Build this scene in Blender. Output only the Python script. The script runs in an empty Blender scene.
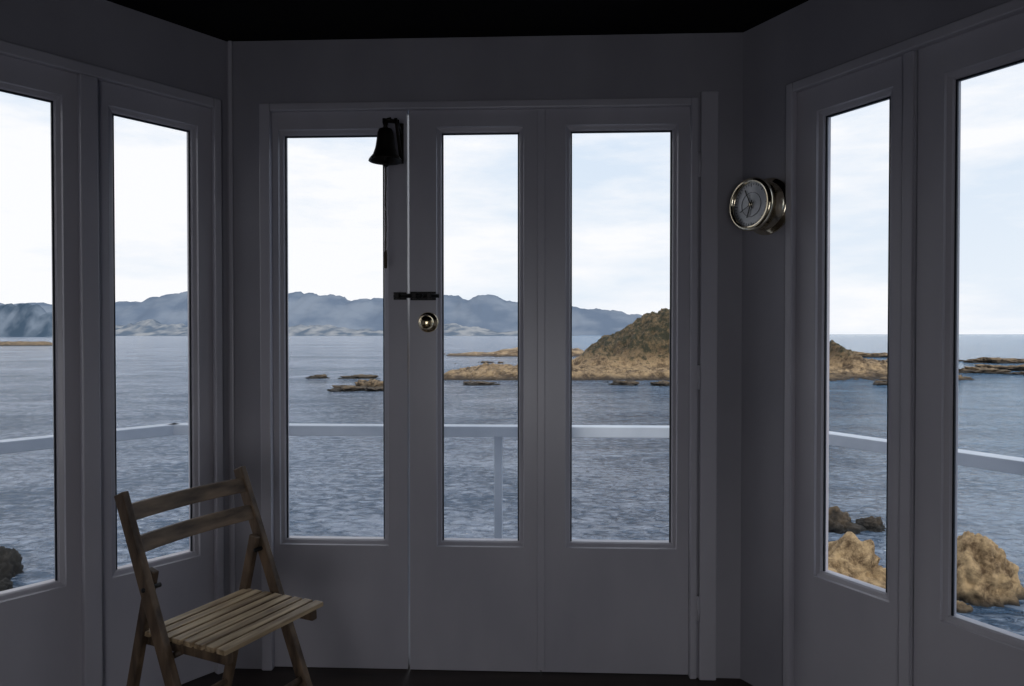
import bpy, bmesh, math, random
from mathutils import Vector, Matrix, noise
random.seed(4)
scene = bpy.context.scene
scene.view_settings.view_transform = 'Standard'
scene.view_settings.look = 'None'
R = math.radians

# ------------------------------------------------------------------ helpers
def new_mat(name, color, rough=0.5, metal=0.0, spec=0.5):
    m = bpy.data.materials.new(name); m.use_nodes = True
    b = m.node_tree.nodes['Principled BSDF']
    b.inputs['Base Color'].default_value = (*color, 1)
    b.inputs['Roughness'].default_value = rough
    b.inputs['Metallic'].default_value = metal
    b.inputs['Specular IOR Level'].default_value = spec
    return m

def noisy_mat(name, c1, c2, scale=(5, 5, 5), rough=0.6, detail=5, bump=0.0, metal=0.0, lo=0.35, hi=0.65, nscale=1.0, spec=0.5):
    m = new_mat(name, c1, rough, metal, spec)
    nt = m.node_tree; N = nt.nodes; L = nt.links; b = N['Principled BSDF']
    tc = N.new('ShaderNodeTexCoord'); mp = N.new('ShaderNodeMapping'); mp.inputs['Scale'].default_value = scale
    nz = N.new('ShaderNodeTexNoise'); nz.inputs['Scale'].default_value = nscale; nz.inputs['Detail'].default_value = detail
    cr = N.new('ShaderNodeValToRGB')
    cr.color_ramp.elements[0].position = lo; cr.color_ramp.elements[0].color = (*c1, 1)
    cr.color_ramp.elements[1].position = hi; cr.color_ramp.elements[1].color = (*c2, 1)
    L.new(tc.outputs['Object'], mp.inputs['Vector']); L.new(mp.outputs[0], nz.inputs['Vector'])
    L.new(nz.outputs['Fac'], cr.inputs[0]); L.new(cr.outputs[0], b.inputs['Base Color'])
    if bump:
        bp = N.new('ShaderNodeBump'); bp.inputs['Strength'].default_value = bump; bp.inputs['Distance'].default_value = 0.01
        L.new(nz.outputs['Fac'], bp.inputs['Height']); L.new(bp.outputs[0], b.inputs['Normal'])
    return m

def finish(bm, name, mats, matrix=None, smooth=False, bevel=0, parent=None):
    bmesh.ops.recalc_face_normals(bm, faces=bm.faces)
    me = bpy.data.meshes.new(name); bm.to_mesh(me); bm.free()
    for m in (mats if isinstance(mats, (list, tuple)) else [mats]): me.materials.append(m)
    ob = bpy.data.objects.new(name, me); scene.collection.objects.link(ob)
    if parent: ob.parent = parent
    if matrix is not None: ob.matrix_basis = matrix
    if smooth:
        for p in me.polygons: p.use_smooth = True
    if bevel:
        md = ob.modifiers.new('bevel', 'BEVEL'); md.width = bevel; md.segments = 2; md.limit_method = 'ANGLE'; md.angle_limit = R(40)
    return ob

def box(bm, x0, x1, y0, y1, z0, z1, mi=0):
    vs = [bm.verts.new((x, y, z)) for z in (z0, z1) for x, y in ((x0, y0), (x1, y0), (x1, y1), (x0, y1))]
    for f in ((3, 2, 1, 0), (4, 5, 6, 7), (0, 1, 5, 4), (1, 2, 6, 5), (2, 3, 7, 6), (3, 0, 4, 7)):
        fc = bm.faces.new([vs[i] for i in f]); fc.material_index = mi

def prism(bm, poly, z0, z1, mi=0):
    a = [bm.verts.new((x, y, z0)) for x, y in poly]; b = [bm.verts.new((x, y, z1)) for x, y in poly]
    n = len(poly)
    fs = [bm.faces.new(a[::-1]), bm.faces.new(b)]
    for i in range(n): fs.append(bm.faces.new((a[i], a[(i+1) % n], b[(i+1) % n], b[i])))
    for f in fs: f.material_index = mi

def beam(bm, p0, p1, w, t, side=(0, 1, 0), mi=0):
    """bar from p0 to p1, thickness t along `side`, width w across"""
    p0, p1 = Vector(p0), Vector(p1); d = (p1-p0).normalized(); s = Vector(side).normalized()
    s = (s - d*s.dot(d)).normalized(); u = d.cross(s)
    vs = []
    for p in (p0, p1):
        for a, b in ((-1, -1), (1, -1), (1, 1), (-1, 1)):
            vs.append(bm.verts.new(p + u*(a*w/2) + s*(b*t/2)))
    for f in ((3, 2, 1, 0), (4, 5, 6, 7), (0, 1, 5, 4), (1, 2, 6, 5), (2, 3, 7, 6), (3, 0, 4, 7)):
        bm.faces.new([vs[i] for i in f]).material_index = mi

def lathe(bm, prof, M=Matrix(), seg=40, mi=0):
    """prof: (r,h) revolved about local Z, transformed by M"""
    rings = []
    for r, h in prof:
        if r < 1e-5: rings.append([bm.verts.new(M @ Vector((0, 0, h)))])
        else: rings.append([bm.verts.new(M @ Vector((r*math.cos(2*math.pi*i/seg), r*math.sin(2*math.pi*i/seg), h))) for i in range(seg)])
    for a, b in zip(rings, rings[1:]):
        for i in range(seg):
            j = (i+1) % seg
            if len(a) == 1 and len(b) == 1: continue
            if len(a) == 1: f = bm.faces.new((a[0], b[i], b[j]))
            elif len(b) == 1: f = bm.faces.new((a[i], a[j], b[0]))
            else: f = bm.faces.new((a[i], a[j], b[j], b[i]))
            f.material_index = mi; f.smooth = True

def rod(bm, p0, p1, r, seg=12, mi=0):
    p0, p1 = Vector(p0), Vector(p1)
    q = (p1-p0).to_track_quat('Z', 'Y').to_matrix().to_4x4(); L = (p1-p0).length
    lathe(bm, [(0, 0), (r, 0), (r, L), (0, L)], Matrix.Translation(p0) @ q, seg, mi)

# ------------------------------------------------------------------ materials
paint = noisy_mat('pale_grey_paint', (0.395, 0.385, 0.435), (0.48, 0.468, 0.515), (3, 3, 1.2), rough=0.30, bump=0.06, detail=8)
paint_wall = noisy_mat('wall_paint', (0.255, 0.25, 0.285), (0.33, 0.322, 0.36), (2.5, 2.5, 1.5), rough=0.55, bump=0.1, detail=8)
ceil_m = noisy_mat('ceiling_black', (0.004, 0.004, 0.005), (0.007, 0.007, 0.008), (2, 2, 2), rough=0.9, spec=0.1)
floor_m = noisy_mat('floor_dark_wood', (0.02, 0.013, 0.010), (0.045, 0.03, 0.022), (2, 20, 2), rough=0.5, bump=0.1)
ext_white = noisy_mat('exterior_white_paint', (0.42, 0.47, 0.55), (0.50, 0.55, 0.63), (6, 6, 6), rough=0.5)
gasket = new_mat('dark_glazing_bead', (0.02, 0.025, 0.035), 0.5)
black_iron = noisy_mat('black_iron', (0.008, 0.008, 0.009), (0.02, 0.018, 0.018), (30, 30, 30), rough=0.45, metal=0.6)
brass = noisy_mat('polished_brass', (0.78, 0.62, 0.36), (0.92, 0.80, 0.58), (20, 20, 20), rough=0.14, metal=1.0)
case_m = noisy_mat('pale_brass_plate', (0.66, 0.57, 0.40), (0.88, 0.82, 0.66), (20, 20, 20), rough=0.10, metal=1.0)
bronze = noisy_mat('dark_bronze', (0.012, 0.010, 0.009), (0.03, 0.024, 0.018), (25, 25, 25), rough=0.5, metal=0.7)
rope_m = noisy_mat('hemp_rope', (0.05, 0.035, 0.02), (0.10, 0.07, 0.045), (100, 100, 300), rough=0.9)
wood_seat = noisy_mat('teak_slats', (0.20, 0.13, 0.07), (0.62, 0.47, 0.29), (55, 5, 55), rough=0.55, bump=0.3, detail=8)
wood_dark = noisy_mat('teak_frame', (0.055, 0.036, 0.024), (0.22, 0.15, 0.095), (30, 30, 8), rough=0.55, bump=0.3, detail=8)

glass = bpy.data.materials.new('window_glass'); glass.use_nodes = True
nt = glass.node_tree; nt.nodes.clear()
o = nt.nodes.new('ShaderNodeOutputMaterial'); mx = nt.nodes.new('ShaderNodeMixShader')
tr = nt.nodes.new('ShaderNodeBsdfTransparent'); tr.inputs[0].default_value = (0.97, 0.985, 1, 1)
gl = nt.nodes.new('ShaderNodeBsdfGlossy'); gl.inputs['Roughness'].default_value = 0.0
fr = nt.nodes.new('ShaderNodeFresnel'); fr.inputs['IOR'].default_value = 1.08
nt.links.new(fr.outputs[0], mx.inputs[0]); nt.links.new(tr.outputs[0], mx.inputs[1]); nt.links.new(gl.outputs[0], mx.inputs[2])
nt.links.new(mx.outputs[0], o.inputs[0])

# ------------------------------------------------------------------ room shell
H = 2.235; TH = 0.10; HEAD = 2.0
M_back = Matrix()
M_left = Matrix.Translation((-1.108, 0, 0)) @ Matrix.Rotation(R(52.5), 4, 'Z')
M_right = Matrix.Translation((0.699, 0, 0)) @ Matrix.Rotation(R(-58.2), 4, 'Z')

bm = bmesh.new()
prism(bm, [(-1.108, 0), (-0.985, 0), (-0.985, TH), (-1.157, TH)], 0, H)
prism(bm, [(0.528, 0), (0.699, 0), (0.755, TH), (0.528, TH)], 0, H)
box(bm, -0.985, 0.528, 0, TH, HEAD, H)
finish(bm, 'wall_back', paint_wall)
bm = bmesh.new()
prism(bm, [(-0.045, 0), (0, 0), (0.0493, TH), (-0.045, TH)], 0, H)
box(bm, -0.86, -0.045, 0, TH, HEAD, H)
box(bm, -1.6, -0.86, 0, TH, 0, H)
finish(bm, 'wall_left', paint_wall, M_left)
bm = bmesh.new()
prism(bm, [(0, 0), (0.19, 0), (0.19, TH), (-0.0557, TH)], 0, H)
box(bm, 0.19, 1.0, 0, TH, HEAD, H)
box(bm, 1.0, 1.6, 0, TH, 0, H)
finish(bm, 'wall_right', paint_wall, M_right)
pl = M_left @ Vector((-1.6, 0, 0)); pr = M_right @ Vector((1.6, 0, 0)); BACK = -5.2
bm = bmesh.new(); box(bm, pl.x-TH, pl.x, BACK, pl.y+0.03, 0, H); finish(bm, 'wall_side_left', paint_wall)
bm = bmesh.new(); box(bm, pr.x, pr.x+TH, BACK, pr.y+0.03, 0, H); finish(bm, 'wall_side_right', paint_wall)
bm = bmesh.new()
box(bm, pl.x-TH, -1.3, BACK-TH, BACK, 0, H); box(bm, 1.1, pr.x+TH, BACK-TH, BACK, 0, H); box(bm, -1.3, 1.1, BACK-TH, BACK, 1.8, H)
finish(bm, 'wall_rear', paint_wall)
foot = [(-1.157, TH), (0.755, TH), (pr.x+TH, pr.y+0.06), (pr.x+TH, BACK-TH), (pl.x-TH, BACK-TH), (pl.x-TH, pl.y+0.06)]
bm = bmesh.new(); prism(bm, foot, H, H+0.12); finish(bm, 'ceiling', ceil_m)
bm = bmesh.new(); prism(bm, foot, -0.1, 0); finish(bm, 'floor', floor_m)

# ------------------------------------------------------------------ glazed leaves
def leaf(name, M, x0, x1, px0, px1, pz0, pz1, z0=0.003, z1=HEAD-0.012, yf=0.014, mats=None):
    bm = bmesh.new()
    def ring(a, b, c, d, y): return [bm.verts.new(p) for p in ((a, y, c), (b, y, c), (b, y, d), (a, y, d))]
    rings = [ring(x0, x1, z0, z1, yf),
             ring(px0-.018, px1+.018, pz0-.018, pz1+.018, yf),
             ring(px0-.015, px1+.015, pz0-.015, pz1+.015, yf+.007),
             ring(px0-.004, px1+.004, pz0-.004, pz1+.004, yf+.012),
             ring(px0, px1, pz0, pz1, yf+.018),
             ring(px0, px1, pz0, pz1, yf+.030),
             ring(px0, px1, pz0, pz1, yf+.045),
             ring(x0, x1, z0, z1, yf+.045)]
    rings.append(rings[0])
    for k, (a, b) in enumerate(zip(rings, rings[1:])):
        for i in range(4):
            j = (i+1) % 4
            f = bm.faces.new((a[i], a[j], b[j], b[i]))
            f.material_index = 2 if k in (6, ) else 0
    g = .005; y0, y1 = yf+.020, yf+.026
    box(bm, px0, px0+g, y0, y1, pz0, pz1, 1); box(bm, px1-g, px1, y0, y1, pz0, pz1, 1)
    box(bm, px0+g, px1-g, y0, y1, pz1-g, pz1, 1)
    ob = finish(bm, name, [paint, gasket, ext_white], M)
    bm = bmesh.new(); y = yf+.023
    bm.faces.new([bm.verts.new(p) for p in ((px0, y, pz0), (px1, y, pz0), (px1, y, pz1), (px0, y, pz1))])
    finish(bm, 'glass_pane', glass, parent=ob)
    return ob

leaf('door_1', M_back, -0.975, -0.468, -0.912, -0.554, .462, 1.908)
leaf('door_2', M_back, -0.460, 0.004, -0.346, -0.072, .462, 1.911, yf=0.012)
leaf('door_3', M_back, 0.008, 0.522, 0.110, 0.464, .462, 1.913)
leaf('window_1', M_left, -0.444, -0.044, -0.362, -0.116, .444, 1.900)
leaf('window_2', M_left, -0.854, -0.448, -0.765, -0.524, .455, 1.896)
leaf('window_3', M_right, 0.196, 0.585, 0.296, 0.503, .460, 1.872)
leaf('window_4', M_right, 0.590, 0.994, 0.676, 0.870, .458, 1.862)

def trims(name, M, parts, bev=.004):
    bm = bmesh.new()
    for p in parts: box(bm, *p)
    return finish(bm, name, paint, M, bevel=bev)
trims('trim_1', M_back, [(-0.988, -0.950, -.014, .013, 0, 2.012), (-.950, .522, -.014, .011, 1.985, 2.012),
                         (0.522, 0.545, -.014, .013, 0, 2.012), (0.553, 0.612, -.020, 0, 0, 2.03)])
trims('trim_2', M_left, [(-0.052, -0.026, -.014, .013, 0, 2.02), (-.85, -.052, -.014, .013, 1.985, 2.02), (-0.885, -0.85, -.014, .013, 0, 2.02),
                         (-0.468, -0.418, -.014, .013, 0, 1.985)])
trims('trim_3', M_right, [(0.186, 0.210, -.014, .013, 0, 1.995), (.210, .985, -.014, .013, 1.965, 1.995), (0.985, 1.02, -.014, .013, 0, 1.995)])
trims('trim_4', M_back, [(-0.008, 0.020, .004, .0118, 0.012, 1.985)], .002)
trims('trim_5', M_right, [(0.555, 0.583, .002, .0135, 0.012, 1.965)], .002)
bm = bmesh.new(); box(bm, -1.10, -1.085, -.010, 0, 0, H); finish(bm, 'trim_6', paint, bevel=.004)
bm = bmesh.new()
for z in (.25, 1.05, 1.78):
    box(bm, .540, .552, -.0165, -.0145, z-.04, z+.04); rod(bm, (.549, -.017, z-.042), (.549, -.017, z+.042), .004)
finish(bm, 'door_hinge', paint)

# ------------------------------------------------------------------ door furniture
bm = bmesh.new()
Mk = Matrix.Translation((-0.393, 0.012, 1.240)) @ Matrix.Rotation(R(90), 4, 'X')
lathe(bm, [(0, 0), (.036, 0), (.036, .003), (.032, .006), (.020, .008), (.012, .012), (.010, .026), (.016, .032), (.024, .038), (.0265, .046), (.024, .054), (.015, .060), (0, .062)], Mk)
finish(bm, 'door_knob', brass)
bm = bmesh.new()
box(bm, -.515, -.470, .006, .0138, 1.320, 1.346)
box(bm, -.455, -.365, .004, .0118, 1.318, 1.348)
rod(bm, (-.512, -.004, 1.333), (-.352, -.004, 1.333), .0075)
for x in (-.500, -.44, -.385): box(bm, x-.007, x+.007, -.014, .008, 1.323, 1.343)
rod(bm, (-.412, -.006, 1.333), (-.412, -.032, 1.333), .006)
finish(bm, 'slide_bolt', black_iron)
bm = bmesh.new()
bx, by, zt = -.522, -.085, 1.920
Mb = Matrix.Translation((bx, by, zt-.135))
lathe(bm, [(0, .110), (.012, .112), (.022, .108), (.027, .095), (.030, .070), (.034, .045), (.042, .022), (.055, .006), (.057, 0), (.050, .002), (.038, .022), (.028, .060), (.018, .098), (0, .100)], Mb)
lathe(bm, [(0, .106), (.010, .108), (.007, .120), (.010, .130), (.006, .140), (0, .141)], Mb, 20)
rod(bm, (bx, by, zt-.05), (bx, by, zt-.142), .004); lathe(bm, [(0, -.022), (.009, -.017), (.012, -.010), (.008, -.002), (0, .002)], Mb, 16)
rod(bm, (bx, by, zt+.003), (bx+.02, by, zt+.008), .006)
beam(bm, (bx-.010, by, zt+.004), (bx+.042, by+.02, zt+.004), .012, .010, (0, 1, 0))
beam(bm, (bx+.035, by-.002, zt+.004), (bx+.035, .012, zt-.02), .014, .010, (1, 0, 0))
box(bm, bx+.027, bx+.043, .004, .0138, zt-.12, zt+.02)
beam(bm, (bx+.035, by+.01, zt), (bx+.035, .010, zt-.11), .012, .010, (1, 0, 0))
bell = finish(bm, 'ship_bell', bronze)
bm = bmesh.new()
pts = [(bx+.001*math.sin(i), by, zt-.155-.025*i) for i in range(13)]
for a, b in zip(pts, pts[1:]): rod(bm, a, b, .0022, 8)
lathe(bm, [(0, 0), (.005, .004), (.006, .03), (.005, .055), (.003, .065), (0, .066)], Matrix.Translation((bx, by, zt-.50)), 12)
finish(bm, 'bell_rope', rope_m, parent=bell)

Mc = M_right @ Matrix.Translation((0.110, 0, 1.620)) @ Matrix.Rotation(R(90), 4, 'X') @ Matrix.Scale(.98, 4)
dial_m = noisy_mat('dial_silver', (0.32, 0.34, 0.37), (0.85, 0.87, 0.90), (14, 5, 8), rough=0.25, metal=.3)
bm = bmesh.new()
lathe(bm, [(0, 0), (.094, 0), (.096, .004), (.094, .009), (.082, .013), (.078, .018), (.078, .070), (.083, .073), (.088, .080), (.088, .090), (.083, .096), (.074, .098), (.072, .088)], Mc, 64, 0)
lathe(bm, [(.073, .083), (.035, .083), (0, .083)], Mc, 64, 1)
lathe(bm, [(.040, .0835), (.040, .0845), (.039, .0845), (.039, .0835)], Mc, 48, 2)
lathe(bm, [(0, .084), (.007, .084), (.007, .090), (0, .091)], Mc, 20, 0)
for k in range(40):
    a = 2*math.pi*k/40
    r0, r1 = (.058, .069) if k % 5 == 0 else (.063, .069)
    c, s = math.cos(a), math.sin(a)
    beam(bm, Mc @ Vector((r0*c, r0*s, .0838)), Mc @ Vector((r1*c, r1*s, .0838)), .0016, .0008, Mc.to_3x3() @ Vector((0, 0, 1)), 2)
for a, l, w in ((R(115), .055, .004), (R(250), .045, .004), (R(205), .05, .002)):
    c, s = math.cos(a), math.sin(a)
    beam(bm, Mc @ Vector((-.015*c, -.015*s, .087)), Mc @ Vector((l*c, l*s, .087)), w, .001, Mc.to_3x3() @ Vector((0, 0, 1)), 2)
finish(bm, 'brass_barometer', [case_m, dial_m, black_iron])

# ------------------------------------------------------------------ folding chair
chair = bpy.data.objects.new('folding_chair', None); scene.collection.objects.link(chair)
chair.matrix_basis = Matrix.Translation((-.816, -.594, 0)) @ Matrix.Rotation(R(-24.6), 4, 'Z')
def part(name, mat, fn, bevel=.003):
    bm = bmesh.new(); fn(bm); return finish(bm, name, mat, parent=chair, bevel=bevel)
def fpost(z): return .142 - .425*z
HW = .188
for i, sy in enumerate((-1, 1)):
    part('long_post_%d' % (i+1), wood_dark, lambda bm: beam(bm, (fpost(0), sy*HW, 0.008), (fpost(.80), sy*HW, .79), .036, .020))
    part('rear_leg_%d' % (i+1), wood_dark, lambda bm: beam(bm, (-.262, sy*(HW-.023), 0.008), (-.108, sy*(HW-.023), .60), .030, .018))
    part('seat_rail_%d' % (i+1), wood_dark, lambda bm: beam(bm, (-.165, sy*(HW-.045), .408), (.145, sy*(HW-.045), .418), .030, .020))
def back_slat(z):
    def fn(bm):
        n = 8; vs = []
        for k in range(n+1):
            y = -HW+.004 + (2*HW-.008)*k/n; bow = -.018*(1-(2*k/n-1)**2)
            for dx, dz in ((-.007, -.020), (.007, -.020), (.007, .020), (-.007, .020)):
                zz = z+dz; vs.append(bm.verts.new((fpost(zz)+dx+bow+.004, y, zz)))
        for k in range(n):
            for i in range(4):
                j = (i+1) % 4; bm.faces.new((vs[4*k+i], vs[4*k+j], vs[4*k+4+j], vs[4*k+4+i]))
        bm.faces.new(vs[:4]); bm.faces.new(vs[-4:])
    return fn
wood_back = noisy_mat('teak_back', (0.075, 0.05, 0.032), (0.26, 0.18, 0.115), (30, 7, 30), rough=0.55, bump=0.3, detail=8)
part('back_slat_1', wood_back, back_slat(.742)); part('back_slat_2', wood_back, back_slat(.664))
nsl = 8; x0, x1 = -.155, .160
for k in range(nsl):
    w = (x1-x0)/nsl; xa = x0+k*w
    z = .424+.011*k/(nsl-1)
    part('seat_slat_%d' % (k+1), wood_seat, lambda bm: box(bm, xa+.005, xa+w-.005, -(HW-.020), HW-.020, z, z+.013), .002)
part('front_dowel', wood_dark, lambda bm: rod(bm, (fpost(.20), -HW, .20), (fpost(.20), HW, .20), .009), 0)
part('rear_dowel', wood_dark, lambda bm: rod(bm, (-.225, -HW+.02, .14), (-.225, HW-.02, .14), .009), 0)
part('seat_dowel', wood_dark, lambda bm: rod(bm, (fpost(.40), -HW, .398), (fpost(.40), HW, .398), .008), 0)
part('pivot_bolts', black_iron, lambda bm: [rod(bm, (fpost(.56), s*(HW-.035), .56), (fpost(.56), s*(HW+.014), .56), .006) for s in (-1, 1)], 0)

# ------------------------------------------------------------------ balcony
deck_m = noisy_mat('deck_boards', (0.30, 0.31, 0.33), (0.42, 0.43, 0.45), (3, 15, 3), rough=0.8)
C1 = Vector((-1.80, .90, 0)); C2 = Vector((1.20, .90, 0))
E1 = C1 - 3.2*Vector((.609, .793, 0)); E2 = C2 + 3.2*Vector((.527, -.85, 0))
bm = bmesh.new()
ztop = .755
for a, b in ((E1, C1), (C1, C2), (C2, E2)):
    d = (b-a).normalized()*.02
    beam(bm, a-d+Vector((0, 0, ztop-.024)), b+d+Vector((0, 0, ztop-.024)), .050, .08, Vector((-d.y, d.x, 0)))
for p in [Vector((-1.56, .90, 0)), C2, Vector((-.198, .90, 0)), (E1+C1)/2, E1, E2*.55+C2*.45, E2]:
    box(bm, p.x-.019, p.x+.019, p.y-.019, p.y+.019, -.139, ztop-.045)
finish(bm, 'balcony_railing', ext_white, bevel=.003)
bm = bmesh.new()
prism(bm, [(-1.16, .11), (.76, .11), (pr.x+.12, pr.y+.07), (E2.x, E2.y-.05), (C2.x+.06, .96), (C1.x-.06, .96), (E1.x-.05, E1.y), (pl.x-.12, pl.y+.07)], -.20, -.14)
for p in (C1, C2, E1*.95, E2*.95, Vector((0, .8, 0)), Vector((1.2, -4.9, 0)), Vector((-1.8, -4.9, 0))):
    box(bm, p.x-.12, p.x+.12, p.y-.22, p.y+.02, -5.4, -.2 if p.y > -3 else -.1)
finish(bm, 'balcony_deck', deck_m)

# ------------------------------------------------------------------ sea & land (survey frame: e = east, n = north of the bay)
SEA = -4.8
def survey(e, n): return (e*.9992 - n*.0401, e*.0401 + n*.9992 - 2.39)

sea = bpy.data.materials.new('sea_water'); sea.use_nodes = True
nt = sea.node_tree; N = nt.nodes; L = nt.links; b = N['Principled BSDF']
b.inputs['Roughness'].default_value = 0.12; b.inputs['IOR'].default_value = 1.33
tc = N.new('ShaderNodeTexCoord')
def nz(sc, s, det, ro=.6, rot=0, dist=0):
    mp = N.new('ShaderNodeMapping'); mp.inputs['Scale'].default_value = sc; mp.inputs['Rotation'].default_value = (0, 0, rot)
    n = N.new('ShaderNodeTexNoise'); n.inputs['Scale'].default_value = s; n.inputs['Detail'].default_value = det; n.inputs['Roughness'].default_value = ro
    n.inputs['Distortion'].default_value = dist
    L.new(tc.outputs['Object'], mp.inputs[0]); L.new(mp.outputs[0], n.inputs['Vector']); return n
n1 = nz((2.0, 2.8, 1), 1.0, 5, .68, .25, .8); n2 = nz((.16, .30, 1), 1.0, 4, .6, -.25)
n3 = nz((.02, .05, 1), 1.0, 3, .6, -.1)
ad = N.new('ShaderNodeMath'); ad.operation = 'MULTIPLY_ADD'; ad.inputs[1].default_value = 2.0
L.new(n2.outputs['Fac'], ad.inputs[0]); L.new(n1.outputs['Fac'], ad.inputs[2])
bp = N.new('ShaderNodeBump'); bp.inputs['Strength'].default_value = 1; bp.inputs['Distance'].default_value = .7
L.new(ad.outputs[0], bp.inputs['Height']); L.new(bp.outputs[0], b.inputs['Normal'])
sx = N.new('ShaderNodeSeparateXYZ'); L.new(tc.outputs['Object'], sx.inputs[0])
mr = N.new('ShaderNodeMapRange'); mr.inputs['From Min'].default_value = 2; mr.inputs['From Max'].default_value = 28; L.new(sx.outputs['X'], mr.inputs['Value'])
facet_dark = N.new('ShaderNodeMix'); facet_dark.data_type = 'RGBA'; facet_dark.inputs[6].default_value = (.058, .105, .18, 1); facet_dark.inputs[7].default_value = (.014, .080, .18, 1); L.new(mr.outputs[0], facet_dark.inputs[0])
facet_sky = N.new('ShaderNodeMix'); facet_sky.data_type = 'RGBA'; facet_sky.inputs[6].default_value = (.34, .40, .51, 1); facet_sky.inputs[7].default_value = (.15, .28, .44, 1); L.new(mr.outputs[0], facet_sky.inputs[0])
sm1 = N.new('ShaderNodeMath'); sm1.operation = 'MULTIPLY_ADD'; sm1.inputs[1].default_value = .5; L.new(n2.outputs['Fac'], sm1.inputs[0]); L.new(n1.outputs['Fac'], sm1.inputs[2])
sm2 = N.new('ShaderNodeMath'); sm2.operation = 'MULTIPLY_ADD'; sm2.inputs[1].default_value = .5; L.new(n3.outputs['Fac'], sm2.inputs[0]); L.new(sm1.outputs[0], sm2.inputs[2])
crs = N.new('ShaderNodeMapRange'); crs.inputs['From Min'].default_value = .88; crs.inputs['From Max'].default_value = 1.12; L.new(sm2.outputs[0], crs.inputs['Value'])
wm = N.new('ShaderNodeMix'); wm.data_type = 'RGBA'; L.new(crs.outputs[0], wm.inputs[0]); L.new(facet_dark.outputs[2], wm.inputs[6]); L.new(facet_sky.outputs[2], wm.inputs[7])  # ripple contrast of sky reflections painted into the base colour
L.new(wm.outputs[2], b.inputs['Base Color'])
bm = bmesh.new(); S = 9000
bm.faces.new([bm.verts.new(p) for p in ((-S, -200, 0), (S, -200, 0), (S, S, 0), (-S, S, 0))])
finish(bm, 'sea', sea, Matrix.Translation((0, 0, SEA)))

def rock_mat(name, lowc, c1, c2, zlow, zhigh, nscale, bumpd=.1, grass=None, gz=4, lo=.40, hi=.58):
    m = bpy.data.materials.new(name); m.use_nodes = True
    nt = m.node_tree; N = nt.nodes; L = nt.links; b = N['Principled BSDF']; b.inputs['Roughness'].default_value = .85
    ge = N.new('ShaderNodeNewGeometry'); tc = N.new('ShaderNodeTexCoord')
    n = N.new('ShaderNodeTexNoise'); n.inputs['Scale'].default_value = nscale; n.inputs['Detail'].default_value = 10; n.inputs['Roughness'].default_value = .75
    L.new(tc.outputs['Object'], n.inputs['Vector'])
    cr = N.new('ShaderNodeValToRGB'); cr.color_ramp.elements[0].position = lo; cr.color_ramp.elements[1].position = hi
    cr.color_ramp.elements[0].color = (*c1, 1); cr.color_ramp.elements[1].color = (*c2, 1); L.new(n.outputs['Fac'], cr.inputs[0])
    sp = N.new('ShaderNodeSeparateXYZ'); L.new(ge.outputs['Position'], sp.inputs[0])
    mr = N.new('ShaderNodeMapRange'); mr.inputs['From Min'].default_value = zlow; mr.inputs['From Max'].default_value = zhigh
    L.new(sp.outputs['Z'], mr.inputs['Value'])
    mx = N.new('ShaderNodeMix'); mx.data_type = 'RGBA'; mx.inputs[6].default_value = (*lowc, 1)
    L.new(mr.outputs[0], mx.inputs[0]); L.new(cr.outputs[0], mx.inputs[7]); out = mx.outputs[2]
    if grass:
        mr2 = N.new('ShaderNodeMapRange'); mr2.inputs['From Min'].default_value = gz; mr2.inputs['From Max'].default_value = gz+1.2
        ad = N.new('ShaderNodeMath'); ad.operation = 'MULTIPLY_ADD'; ad.inputs[1].default_value = 14
        L.new(n.outputs['Fac'], ad.inputs[0]); L.new(sp.outputs['Z'], ad.inputs[2]); L.new(ad.outputs[0], mr2.inputs['Value'])
        n5 = N.new('ShaderNodeTexNoise'); n5.inputs['Scale'].default_value = .9; n5.inputs['Detail'].default_value = 7; n5.inputs['Roughness'].default_value = .7; L.new(tc.outputs['Object'], n5.inputs['Vector'])
        c5 = N.new('ShaderNodeValToRGB'); c5.color_ramp.elements[0].position = .45; c5.color_ramp.elements[1].position = .62
        c5.color_ramp.elements[0].color = (*grass, 1); c5.color_ramp.elements[1].color = (.22, .15, .08, 1); L.new(n5.outputs['Fac'], c5.inputs[0])
        m3 = N.new('ShaderNodeMix'); m3.data_type = 'RGBA'; L.new(c5.outputs[0], m3.inputs[7])
        L.new(mr2.outputs[0], m3.inputs[0]); L.new(out, m3.inputs[6]); out = m3.outputs[2]
    L.new(out, b.inputs['Base Color'])
    bp = N.new('ShaderNodeBump'); bp.inputs['Strength'].default_value = 1.0; bp.inputs['Distance'].default_value = bumpd
    L.new(n.outputs['Fac'], bp.inputs['Height']); L.new(bp.outputs[0], b.inputs['Normal'])
    return m
rock_near = rock_mat('ochre_rock', (.03, .025, .02), (.12, .07, .032), (.60, .43, .24), SEA+.02, SEA+.28, 2.4, .25)
rock_dark = rock_mat('dark_rock', (.02, .02, .02), (.04, .032, .025), (.28, .20, .12), SEA+.1, SEA+.8, 1.2, .3)
rock_black = rock_mat('wet_black_rock', (.008, .008, .008), (.010, .010, .010), (.035, .03, .025), SEA+.1, SEA+.8, 2, .2)
rock_reef = rock_mat('reef_rock', (.04, .03, .025), (.10, .065, .04), (.40, .29, .17), SEA+.1, SEA+.8, .45, .6)
head_mat = rock_mat('headland_rock', (.045, .035, .028), (.085, .055, .032), (.52, .37, .21), SEA+.1, SEA+.7, .6, 1.0, grass=(.040, .040, .022), gz=4.4)

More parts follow.
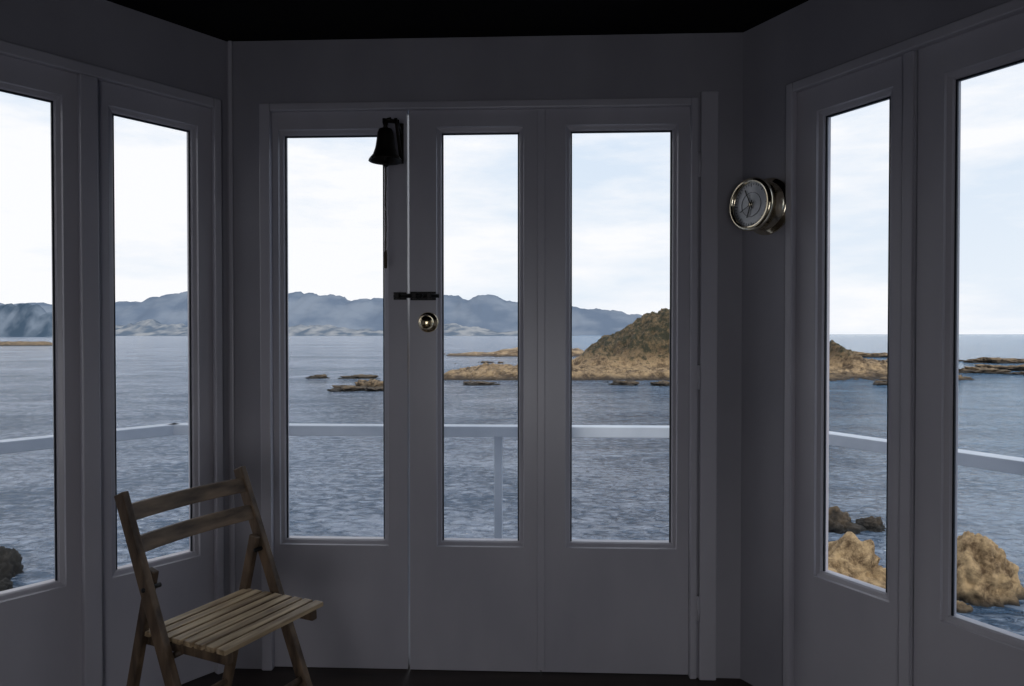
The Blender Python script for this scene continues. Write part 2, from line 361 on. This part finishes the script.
def rock(name, e, n, rx, ry, hz, mat, seed=0, rough=.35, sub=5):
    bm = bmesh.new(); bmesh.ops.create_icosphere(bm, subdivisions=sub, radius=1)
    off = Vector((seed*7.3, seed*3.1, seed*1.7))
    for v in bm.verts:
        p = v.co.copy()
        d = 1 + rough*noise.fractal(p*1.3+off, .9, 2.1, 6) + rough*.6*abs(noise.noise(p*3.5+off)) + rough*.2*noise.fractal(p*5+off, .8, 2.1, 4)
        v.co = Vector((p.x*rx*d, p.y*ry*d, p.z*hz*d))
    x, y = survey(e, n)
    return finish(bm, name, mat, Matrix.Translation((x, y, SEA-.08*hz)), smooth=True)
rock('shore_rock', 8.05, 16.4, 1.2, .8, .95, rock_near, 1, .32, 6)
rock('shore_rock', 9.95, 21, .6, .6, .55, rock_dark, 2, .4)
rock('shore_rock', 11.1, 21, .4, .4, .35, rock_dark, 9, .4)
rock('shore_rock', 10.75, 15.8, .95, .85, 1.32, rock_near, 3, .32, 6)
rock('shore_rock', 9.75, 14.75, .22, .18, .18, rock_near, 4, .3, 4)
rock('shore_rock', -12.65, 16.8, .38, .4, .6, rock_black, 5, .4)
rock('shore_rock', -12.0, 15.9, .25, .25, .22, rock_black, 8, .4)
rock('reef_outcrop', -15.4, 74, 1.5, 1.4, .9, rock_dark, 6, .6)
rock('reef_outcrop', -17.5, 72, 1.6, 1.3, .5, rock_dark, 7, .6)
rock('reef_outcrop', -14.4, 72, 1.2, 1.2, .4, rock_dark, 12, .6)
rock('reef_outcrop', -20.5, 92, 2.4, 1.2, .45, rock_dark, 14, .6)
rock('reef_outcrop', -26, 92, 1.3, 1.0, .45, rock_dark, 13, .6)
for k, (e, n, r, h) in enumerate(((72, 105, 3, .8), (77, 100, 3, .6), (82, 112, 5, .9), (76, 135, 4, .9), (92, 150, 6, 1.1), (100, 140, 5, 1.0), (66, 104, 2, .6),
                                  (13, 80, 1.6, .45), (17.5, 79, 1.2, .4), (-4, 80, 1.8, .4), (45, 80, 2, .6), (90, 175, 8, 1.3))):
    rock('reef_outcrop', e, n, r, 2.5 if r > 2 else 1.2, h, rock_dark, 20+k, .6)

def lerp_table(t, x):
    if x <= t[0][0]: return t[0][1]
    for (a, b), (c, d) in zip(t, t[1:]):
        if x <= c: return b+(d-b)*(x-a)/(c-a)
    return t[-1][1]
def sm(x): x = max(0, min(1, x)); return x*x*(3-2*x)
def field(name, e0, e1, n0, n1, ne, nn, hf, mat):
    bm = bmesh.new(); g = []
    for j in range(nn+1):
        row = []
        for i in range(ne+1):
            e = e0+(e1-e0)*i/ne; n = n0+(n1-n0)*j/nn
            x, y = survey(e, n); row.append(bm.verts.new((x, y, SEA+hf(e, n))))
        g.append(row)
    for j in range(nn):
        for i in range(ne): bm.faces.new((g[j][i], g[j][i+1], g[j+1][i+1], g[j+1][i]))
    ob = finish(bm, name, mat, smooth=True); return ob

hill = [(9, -2), (11, .8), (12.5, 2.2), (15, 3.9), (18, 5.3), (21.4, 6.8), (25.1, 9.2), (30, 10.8), (36, 8.5), (42, 3.5), (46, 1.2), (50, 1.6), (51.6, 4.2), (53.5, 3.0), (55, 1.6), (59, 1.3), (62, .5), (65, -2)]
shelf = [(-11, -1.5), (-8.5, .3), (-2, .75), (2, .5), (8, .8), (20, .9), (32, .8), (46, .3), (60, .3), (64, -1.5)]
def head_h(e, n):
    f = noise.fractal(Vector((e*.16, n*.16, 3)), .9, 2.1, 7)
    f2 = noise.fractal(Vector((e*.6, n*.6, 9)), .7, 2.1, 6)
    rg = 1-abs(noise.fractal(Vector((e*.35, n*.22, 4)), .8, 2.1, 5))*2
    a = lerp_table(hill, e + .8*f) * sm((n-97+2*f)/13) * sm((140-n)/22) - 1.0*(1-sm((n-95)/10))
    a += (.9*f + .7*f2 + .6*rg) * (sm((n-98)/6)) * (0.3 + .7*min(1, max(0, a/4)))
    s = lerp_table(shelf, e) * sm((n-86-1.2*f)/3.0) * (1-sm((n-112)/10)) + .7*f + .5*f2 - .6*(1-sm((n-86)/4)) - 1.5*sm((n-110)/10)
    return max(a if a > 0.2 else -1, s, -1.0)
field('rocky_headland', -12, 66, 84, 142, 420, 220, head_h, head_mat)
def reef2(e, n):
    f = noise.fractal(Vector((e*.12, n*.12, 21)), .9, 2.1, 6)
    return lerp_table([(-20, -1), (-17, .6), (-6, 1.1), (-2, 2.2), (8, 2.4), (18, 2), (24, -1)], e)*sm((n-178)/6)*sm((198-n)/6) + .9*f - .35
field('outer_reef', -22, 26, 174, 202, 160, 50, reef2, rock_reef)
field('breakwater', -300, -225, 335, 349, 60, 10, lambda e, n: 2.2*sm((n-335)/5)*sm((349-n)/5)*sm((-226-e)/8)-.2+.5*noise.noise(Vector((e*.3, n*.3, 2))), rock_dark)

def far_mat(name, c1, c2, sc, zs=1.8):  # bluish aerial haze is baked into these base colours
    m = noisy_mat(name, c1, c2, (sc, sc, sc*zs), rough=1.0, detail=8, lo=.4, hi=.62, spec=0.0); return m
def rng(name, nn0, crest, mat, amp, seed, depth=900, rr=.18, ne=420):
    tab = [((u-512)/683*nn0, 6+(334-y)*nn0/683) for u, y in crest]
    e0, e1 = tab[0][0], tab[-1][0]
    def h(e, n):
        k = (n-nn0+depth*.5)/(depth*.5)
        f = noise.fractal(Vector((e/(nn0*.045), n/(nn0*.07), seed)), 1.0, 2.1, 6)
        r = 1-abs(noise.fractal(Vector((e/(nn0*.035), n/(nn0*.12), seed+5)), .95, 2.2, 5))*1.6
        c = lerp_table(tab, e*nn0/max(n, 1)) 
        rise = sm(k) if k < 1 else sm((2-k))
        return c*rise*(1-rr+rr*r) + amp*f*min(1, max(0, c/60))*rise - 3
    field(name, e0, e1, nn0-depth*.5, nn0+depth*.5, ne, 36, h, mat)
far1 = far_mat('distant_hills_hazed', (.135, .175, .24), (.205, .245, .305), .006)
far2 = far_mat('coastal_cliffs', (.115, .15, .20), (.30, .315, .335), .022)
far3 = far_mat('dark_blue_cliffs', (.055, .085, .125), (.17, .21, .265), .03, .25)  # darker blue-grey than the other far layers
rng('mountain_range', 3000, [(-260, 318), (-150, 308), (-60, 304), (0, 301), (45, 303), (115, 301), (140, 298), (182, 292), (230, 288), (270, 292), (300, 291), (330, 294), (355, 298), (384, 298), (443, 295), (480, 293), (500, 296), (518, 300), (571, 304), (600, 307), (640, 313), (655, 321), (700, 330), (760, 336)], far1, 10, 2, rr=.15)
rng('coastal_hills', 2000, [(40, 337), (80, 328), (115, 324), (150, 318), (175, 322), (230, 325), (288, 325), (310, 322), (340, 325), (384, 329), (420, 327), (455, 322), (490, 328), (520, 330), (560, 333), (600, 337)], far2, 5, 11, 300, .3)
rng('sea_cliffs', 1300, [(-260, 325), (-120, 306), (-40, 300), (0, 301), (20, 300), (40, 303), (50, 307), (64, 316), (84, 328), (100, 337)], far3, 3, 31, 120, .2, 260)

# ------------------------------------------------------------------ sky & lights
w = bpy.data.worlds.new('overcast_sky'); scene.world = w; w.use_nodes = True
nt = w.node_tree; N = nt.nodes; L = nt.links; bg = N['Background']
tc = N.new('ShaderNodeTexCoord'); sp = N.new('ShaderNodeSeparateXYZ'); L.new(tc.outputs['Generated'], sp.inputs[0])
gr = N.new('ShaderNodeValToRGB'); L.new(sp.outputs['Z'], gr.inputs[0])
els = gr.color_ramp.elements
els[0].position = 0; els[0].color = (.76, .825, .91, 1); els[1].position = 1; els[1].color = (.60, .70, .86, 1)
for p, c in ((.06, (.80, .86, .93, 1)), (.22, (.71, .80, .91, 1)), (.5, (.62, .74, .92, 1))):
    q = els.new(p); q.color = c
mp = N.new('ShaderNodeMapping'); mp.inputs['Scale'].default_value = (1.8, 1.8, 8); L.new(tc.outputs['Generated'], mp.inputs[0])
cn = N.new('ShaderNodeTexNoise'); cn.inputs['Scale'].default_value = 1.5; cn.inputs['Detail'].default_value = 8; cn.inputs['Roughness'].default_value = .6
L.new(mp.outputs[0], cn.inputs['Vector'])
ma = N.new('ShaderNodeMath'); ma.operation = 'MULTIPLY_ADD'; ma.inputs[1].default_value = -.16; L.new(sp.outputs['X'], ma.inputs[0]); L.new(cn.outputs['Fac'], ma.inputs[2])
cr = N.new('ShaderNodeValToRGB'); cr.color_ramp.elements[0].position = .35; cr.color_ramp.elements[1].position = .57
L.new(ma.outputs[0], cr.inputs[0])
mx = N.new('ShaderNodeMix'); mx.data_type = 'RGBA'; mx.inputs[7].default_value = (.97, .965, .975, 1)
L.new(cr.outputs[0], mx.inputs[0]); L.new(gr.outputs[0], mx.inputs[6]); L.new(mx.outputs[2], bg.inputs['Color'])
bg.inputs['Strength'].default_value = 1.04

sd = bpy.data.lights.new('sun', 'SUN'); sd.energy = 1.7; sd.angle = R(4); sd.color = (1, .93, .82)
so = bpy.data.objects.new('sun', sd); scene.collection.objects.link(so)
so.rotation_euler = (-Vector((.50, -.66, .56))).to_track_quat('-Z', 'Y').to_euler(); so.location = (30, -35, 30)
ld = bpy.data.lights.new('room_fill', 'AREA'); ld.energy = 9; ld.size = 1.0; ld.color = (.97, .96, 1)  # added fill light behind the camera, brightens the interior; no real fixture
lo = bpy.data.objects.new('room_fill', ld); scene.collection.objects.link(lo)
lo.location = (-0.2, -4.2, .70); lo.rotation_euler = (R(82), 0, 0)

# ------------------------------------------------------------------ camera
cd = bpy.data.cameras.new('camera'); cam = bpy.data.objects.new('camera', cd); scene.collection.objects.link(cam)
cd.lens = 24; cd.sensor_width = 36; cd.sensor_fit = 'HORIZONTAL'; cd.clip_end = 20000; cd.clip_start = .02
cam.location = (0, -2.39, 1.2); cam.rotation_euler = (R(90-.78), 0, R(2.3))
scene.camera = cam
